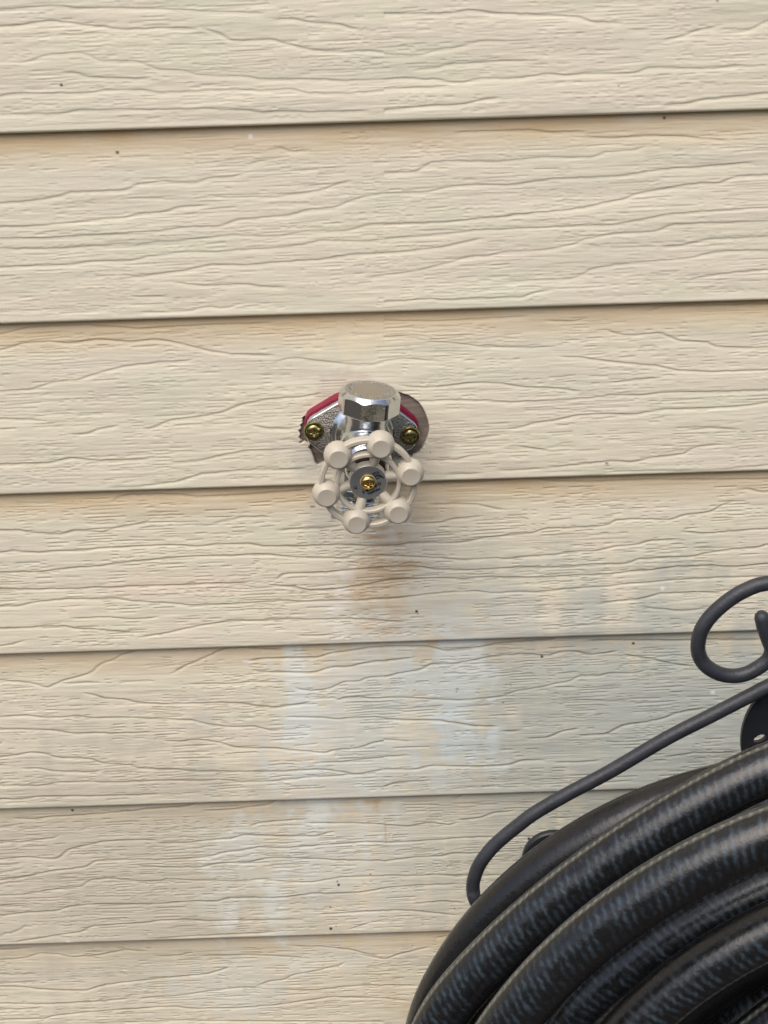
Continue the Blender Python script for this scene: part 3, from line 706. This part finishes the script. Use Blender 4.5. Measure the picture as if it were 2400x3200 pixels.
    for i in range(34):
        a = R(i*360/34)
        if rr_.random() < .08: continue
        for s in range(rr_.randint(1, 3)):
            ra = rr_.uniform(11.2, 13.4)*mm; da = rr_.uniform(-.05, .05)
            l, w_ = (rr_.uniform(.5, 1.1)*mm, .16*mm) if rr_.random() < .5 else (.16*mm, rr_.uniform(.4, .8)*mm)
            M = Matrix.Translation((cx, cy, z1+.00035)) @ Matrix.Rotation(a+da, 4, 'Z') @ Matrix.Translation((ra, 0, 0)) @ Matrix.Rotation(R(90)-a, 4, 'Z') @ Matrix.Rotation(R(rr_.uniform(22, 40)), 4, 'X') @ Matrix.Diagonal((l*1.6, .0007+w_, .0006, 1))
            bmesh.ops.create_cube(bm, size=1, matrix=M)
    obj('lettering', bm, M_chrome, cap)
    # ---- handwheel
    W = empty('handwheel'); W.parent = FAU; W.matrix_local = Matrix.Translation((-.0006, -.0875, 0))   # local y=0 is the knob centre plane
    ph0 = 18.4
    def ring(bm, r, hw, hy, n=96, ch=.0006, y=0):
        prof = [(r-hw+ch, y-hy), (r+hw-ch, y-hy), (r+hw, y-hy+ch), (r+hw, y+hy-ch), (r+hw-ch, y+hy), (r-hw+ch, y+hy), (r-hw, y+hy-ch), (r-hw, y-hy+ch)]
        rings = [[bm.verts.new((p[0]*math.cos(2*math.pi*i/n), p[1], p[0]*math.sin(2*math.pi*i/n))) for i in range(n)] for p in prof]
        for a, b in zip(rings, rings[1:]+rings[:1]):
            for i in range(n): bm.faces.new((a[i], a[(i+1) % n], b[(i+1) % n], b[i]))
    bm = bmesh.new(); ring(bm, 27.4*mm, 1.5*mm, 3.1*mm); ring(bm, 18.3*mm, 1.25*mm, 2.7*mm)
    rim = obj('rim', bm, M_paint, W, sharp=40)
    bm = bmesh.new(); lathe(bm, [(8.5*mm, -.007), (11.2*mm, -.006), (11.6*mm, -.0020), (11.2*mm, -.0008), (10.6*mm, -.0006)], MY(), 56); obj('hub', bm, M_paint, W, sharp=30)
    for k in range(6):
        a = R(ph0+60*k); d = Vector((math.cos(a), 0, math.sin(a)))
        bm = bmesh.new(); tube(bm, [d*.0112+Vector((0, .0032, 0)), d*.0145+Vector((0, .0018, 0)), d*.020, d*.023], .0029, 20, ref=Vector((0, -1, 0)), roundcap=False)
        obj('spoke', bm, M_paint, W, sharp=50)
        # knob: ball cut by a flat face with a rolled edge
        bm = bmesh.new(); r_ = 8.4*mm; fr = 5.6*mm; hf = 6.7*mm
        pr = [(.3*mm, -r_*.80), (r_*.55, -r_*.72)]
        for q in range(-40, 51, 9): pr.append((r_*math.cos(R(q)), r_*math.sin(R(q))))
        pr += [(fr+.15*mm, hf-.2*mm), (fr, hf+.1*mm), (fr-.35*mm, hf+.22*mm), (fr-.8*mm, hf+.15*mm)]
        M = Matrix.Translation(d*25.3*mm) @ MY()
        lathe(bm, pr, M, 48); obj('knob', bm, M_paint, W, sharp=60)
    # label plate, its printing and the brass screw
    bm = bmesh.new(); lathe(bm, [(10.75*mm, -.0010), (10.75*mm, -.0004), (10.5*mm, -.0002), (5.2*mm, -.0004), (4.3*mm, -.0008)], MY(), 56); pl = obj('label_plate', bm, M_label, W, sharp=30)
    yl = .00008
    bm = bmesh.new()
    def stroke(pts, wd=.00028):
        for (a, b) in zip(pts, pts[1:]):
            A, B = Vector((a[0], a[1])), Vector((b[0], b[1])); t_ = (B-A); L_ = t_.length
            if L_ == 0: continue
            t_ /= L_; n_ = Vector((-t_.y, t_.x))*wd/2; A = A-t_*wd*.4; B = B+t_*wd*.4
            q = [A+n_, B+n_, B-n_, A-n_]
            fr_ = [bm.verts.new((p.x*mm if abs(p.x) > .5 else p.x, yl, p.y)) for p in q]; bk = [bm.verts.new((v.co.x, yl+.0003, v.co.z)) for v in fr_]
            bm.faces.new(fr_)
            for i in range(4): bm.faces.new((fr_[i], fr_[(i+1) % 4], bk[(i+1) % 4], bk[i]))
    # positions measured on the plate (mm), x right, z up
    s = mm
    stroke([(2.2*s, 6.0*s), (5.2*s, 7.3*s), (6.6*s, 5.2*s), (3.4*s, 4.2*s), (2.2*s, 6.0*s)]); stroke([(2.2*s, 6.0*s), (5.0*s, 5.6*s), (5.2*s, 7.3*s)], .0004)
    stroke([(3.4*s, 4.2*s), (5.0*s, 2.4*s), (6.8*s, 3.9*s)], .0004); stroke([(6.6*s, 4.8*s), (8.6*s, 3.6*s)], .0008); stroke([(4.4*s, 4.6*s), (6.0*s, 4.6*s)], .0007)
    stroke([(-.2*s, -5.2*s), (1.8*s, -4.8*s), (3.4*s, -3.6*s), (4.6*s, -2.0*s)], .00032)
    stroke([(4.9*s, -1.4*s), (4.7*s, -2.4*s)], .0009); stroke([(4.2*s, -2.1*s), (5.0*s, -2.0*s)], .0007)
    stroke([(-.8*s, -5.3*s), (.3*s, -5.4*s)], .0009); stroke([(-.1*s, -4.9*s), (-.1*s, -5.7*s)], .0006)
    lt = obj('lettering', bm, M_ink, pl)
    def text(body, x, z, size, rot):
        cu_ = bpy.data.curves.new('t', 'FONT'); cu_.body = body; cu_.size = size; cu_.align_x = 'CENTER'; cu_.align_y = 'CENTER'; cu_.extrude = .00012; cu_.offset = .00008
        t = bpy.data.objects.new('t', cu_); S.collection.objects.link(t); bpy.context.view_layer.update()
        me = bpy.data.meshes.new_from_object(t.evaluated_get(bpy.context.evaluated_depsgraph_get())); bpy.data.objects.remove(t)
        me.transform(Matrix.Translation((x, yl-.00005, z)) @ Matrix.Rotation(-rot, 4, 'Y') @ Matrix.Rotation(R(90), 4, 'X'))
        me.materials.clear(); return me
    bm = bmesh.new(); bm.from_mesh(lt.data)
    for b_, x, z, sz, ro in (('O', 6.6, -.5, 2.7, 25), ('S', -2.2, -6.4, 2.5, 28), ('TAIWAN', 3.9, -5.6, 2.0, 30), ('LJ', -7.2, -3.6, 2.5, 28)):
        m_ = text(b_, x*mm, z*mm, sz*mm, R(ro)); bm.from_mesh(m_); bpy.data.meshes.remove(m_)
    bm.to_mesh(lt.data); bm.free()
    screw_head('hub_screw', 0, 0, -.0002, .0044, .0024, M_brass, .08, .0018, W)
build_faucet()

# ------------------------------------------------------------------ wrought-iron hose hanger
CX, CZ = .289, .355          # centre of the coil
def mirror(p): return Vector((2*CX-p.x, p.y, p.z))
HAN = empty('hose_hanger', (CX, 0, CZ)); HAN.matrix_world = Matrix.Translation((CX, 0, CZ))
tag(HAN, 'dark wrought-iron hose hanger with scroll and curved rod, fixed to the wall at lower right', 'hose hanger')
def hp(bm): bmesh.ops.translate(bm, verts=bm.verts, vec=(-CX, 0, -CZ)); return bm
OR = .17
rodpx = [(1700, 3150), (1600, 3010), (1530, 2900), (1488, 2818), (1478, 2776), (1483, 2740), (1501, 2697), (1537, 2650), (1577, 2613), (1617, 2581), (1660, 2548), (1707, 2519), (1783, 2476), (1906, 2411), (2080, 2309), (2215, 2240), (2345, 2173), (2400, 2145)]
rod = [P(a, b, OR) for a, b in rodpx]
for i in range(3): rod[i].y += .02*(3-i)
e = rod[-1]; rod += [Vector((e.x+.03, e.y, e.z+.014)), Vector((CX, e.y, e.z+.020))]
def hanger_rod(pts, name, rad=.0041):
    bm = bmesh.new(); tube(bm, catmull(pts, 6), rad, 20); return obj(name, hp(bm), M_iron, HAN, smooth=True)
full = rod+[mirror(p) for p in rod[::-1][1:]]
hanger_rod(full, 'rod')
sc = [(2381, 1930), (2388, 1960), (2402, 2000), (2412, 2030), (2400, 2062), (2366, 2088), (2330, 2106), (2288, 2112), (2245, 2104), (2206, 2080), (2185, 2047), (2182, 2007), (2197, 1959), (2236, 1910), (2297, 1862), (2358, 1832), (2400, 1822)]
scr = [P(a, b, OR) for a, b in sc]; e = scr[-1]
scr += [Vector((e.x+.015, e.y, e.z+.003)), Vector((CX-.012, e.y, e.z+.018)), Vector((CX-.003, e.y, e.z+.04))]
hanger_rod(scr, 'scroll', .0042)
hanger_rod([mirror(p) for p in scr], 'scroll', .0042)
# hanging tab with a screw hole, behind the rod
def plate_with_hole(name, outline, hole, y0, y1, m):
    """outline / hole: lists of (x,z) with the same count, hole inside outline"""
    bm = bmesh.new(); n = len(outline)
    L = [[bm.verts.new((p[0], y, p[1])) for p in ring_] for ring_ in (outline, hole) for y in (y1, y0)]
    of, ob, hf, hb = L
    for i in range(n):
        j = (i+1) % n
        bm.faces.new((of[i], of[j], hf[j], hf[i])); bm.faces.new((ob[i], hb[i], hb[j], ob[j]))
        bm.faces.new((of[i], ob[i], ob[j], of[j])); bm.faces.new((hf[i], hf[j], hb[j], hb[i]))
    return bm
OP = .165
c = P(2444, 2304, OP); N = 48
hc = P(2374, 2308, OP)
outl = [(c.x+.0235*math.cos(2*math.pi*i/N), c.z+.034*math.sin(2*math.pi*i/N)) for i in range(N)]
hol = [(hc.x+.0034*math.cos(2*math.pi*i/N+.3), hc.z+.0023*math.sin(2*math.pi*i/N+.3)+.0012*math.cos(2*math.pi*i/N+.3)) for i in range(N)]
# turn the hole start to the nearest outline direction
bm = plate_with_hole('tab', outl, [hol[(i-3) % N] for i in range(N)], -OP+.0028, -OP, M_plate)
obj('mounting_tab', hp(bm), M_plate, HAN, sharp=40)
bm = plate_with_hole('tab', [(2*CX-a, b) for a, b in outl], [(2*CX-a, b) for a, b in [hol[(i-3) % N] for i in range(N)]], -OP+.0028, -OP, M_plate)
obj('mounting_tab', hp(bm), M_plate, HAN, sharp=40)
# wall feet and the arms that carry the coil
for sgn in (0, 1):
    fp = P(1735, 2706, .022)
    if sgn: fp = mirror(fp)
    bm = bmesh.new(); lathe(bm, [(.0205, .008), (.0222, .010), (.0222, .0135), (.021, .0145), (.008, .0155)], MY(fp.x, fp.z), 40)
    obj('wall_foot', hp(bm), M_plate, HAN, sharp=35)
    q = [Vector((fp.x, -.012, fp.z)), Vector((fp.x, -.06, fp.z-.01)), Vector((fp.x+(CX-fp.x)*.35, -.14, fp.z-.05)), Vector((fp.x+(CX-fp.x)*.4, -.22, fp.z-.07)), Vector((fp.x+(CX-fp.x)*.4, -.36, fp.z-.06)), Vector((fp.x+(CX-fp.x)*.4, -.385, fp.z-.03))]
    hanger_rod(q, 'arm', .0045)

# ------------------------------------------------------------------ garden hose, coiled
HR = .0138
def coil_path(out, edge_px, R0, off=HR, wob=0.0, seed=0):
    c = Vector((CX, 0, CZ)); pol = []
    for a, b in edge_px:
        p = P(a, b, out); ang = math.atan2(p.z-CZ, p.x-CX) % (2*math.pi); pol.append((ang, math.hypot(p.x-CX, p.z-CZ)-off))
    pol.sort(); a0, a1 = pol[0][0], pol[-1][0]; r0, r1 = pol[0][1], pol[-1][1]
    # smooth measured radii with a quadratic fit, then ease back to R0 over the hidden part
    A = np.array([p[0] for p in pol]); Rr = np.array([p[1] for p in pol]); cf = np.polyfit(A-A.mean(), Rr, 3 if len(A) > 6 else 2)
    pts = []; n = 260; rnd = random.Random(seed); p1, p2 = rnd.uniform(0, 6), rnd.uniform(0, 6)
    f = lambda x: float(np.polyval(cf, x-A.mean()))
    for i in range(n):
        t = 2*math.pi*i/n
        if a0 <= t <= a1: r_ = f(t)
        else:
            d = min((a0-t) % (2*math.pi), (t-a1) % (2*math.pi)); e_ = f(a0) if (a0-t) % (2*math.pi) < (t-a1) % (2*math.pi) else f(a1)
            s = min(1, d/1.3); s = s*s*(3-2*s); r_ = e_*(1-s)+R0*s
        y = -out+wob*math.sin(t*2+p1)
        pts.append((r_, y, t))
    rad = np.array([p[0] for p in pts]); ker = np.ones(9)/9; rad = np.convolve(np.r_[rad[-4:], rad, rad[:4]], ker, 'valid')
    return [Vector((CX+rr*math.cos(p[2]), p[1], CZ+rr*math.sin(p[2]))) for rr, p in zip(rad, pts)]
H0 = [(1261,3200),(1291,3131),(1353,3015),(1402,2936),(1475,2836),(1575,2730),(1740,2599),(1870,2519),(2010,2466),(2146,2419),(2300,2372)]
H1 = [(2400,2327),(2227,2398),(2078,2480),(1943,2578),(1834,2650),(1603,2825),(1400,3020),(1285,3180)]
H2 = [(1502,3200),(1556,3110),(1671,2981),(1807,2859),(1942,2758),(2044,2693),(2146,2619),(2281,2556),(2400,2517)]
H3 = [(1770,3118),(1960,2950),(2090,2862),(2240,2770)]
H4 = [(1902,3200),(1995,3106),(2122,3007),(2248,2933),(2400,2849)]
H6 = [(2200,3300),(2333,3190),(2400,3140)]
bm = bmesh.new(); uvl = bm.loops.layers.uv.new('UVMap')
def coil(path, phase=0.0, down=True):
    k0 = len(bm.faces); tube(bm, path[::-1], HR, 28, closed=True, uv=uvl)
    bm.faces.ensure_lookup_table()
    for f in bm.faces[k0:]:
        for l in f.loops:
            y = l[uvl].uv.y
            l[uvl].uv.y = (phase+.125-y) if down else (y-phase+.125)
coil(coil_path(.200, H0, .232, wob=.004, seed=1), .95)
coil(coil_path(.240, H1, .225, wob=.003, seed=2), .50)
coil(coil_path(.315, H2, .235, wob=.004, seed=3), .51)
coil(coil_path(.262, H3, .215, wob=.004, seed=4), .22, False)
coil(coil_path(.305, H4, .205, wob=.004, seed=5), .15, False)
coil(coil_path(.285, H6, .165, wob=.004, seed=6), .50)
coil(coil_path(.255, [(2000,3220),(2200,3030),(2400,2900)], .19, wob=.004, seed=7), .95)
coil(coil_path(.210, [(1400,3200),(1560,2990),(1750,2820),(2000,2640),(2400,2460)], .21, wob=.004, seed=8), .95)
coil(coil_path(.225, [(2200,3220),(2400,3060)], .175, wob=.004, seed=9), .30)
coil(coil_path(.195, [(1650,3200),(1900,2930),(2400,2660)], .20, wob=.004, seed=10), .95)
coil(coil_path(.240, [(1850,3200),(2100,2950),(2400,2770)], .20, wob=.004, seed=11), .50)
coil(coil_path(.190, [(1950,3200),(2150,3000),(2400,2860)], .18, wob=.004, seed=12), .95)
coil(coil_path(.200, [(2150,3200),(2400,2990)], .17, wob=.004, seed=13), .95)
coil(coil_path(.230, [(2260,3240),(2400,3120)], .15, wob=.004, seed=14), .95)
coil(coil_path(.245, [(2150,3220),(2290,3110),(2400,3040)], .15, wob=.003, seed=18), .50)
coil(coil_path(.205, [(2230,3260),(2400,3110)], .14, wob=.004, seed=15), .95)
coil(coil_path(.270, [(2330,3320),(2400,3240)], .14, wob=.004, seed=16), .95)
coil(coil_path(.180, [(2330,3300),(2400,3190)], .125, wob=.003, seed=17), .95)
hose = obj('garden_hose', bm, M_hose, smooth=True)
tag(hose, 'coiled dark rubber garden hose with pale stripes hanging on the iron hanger', 'hose')
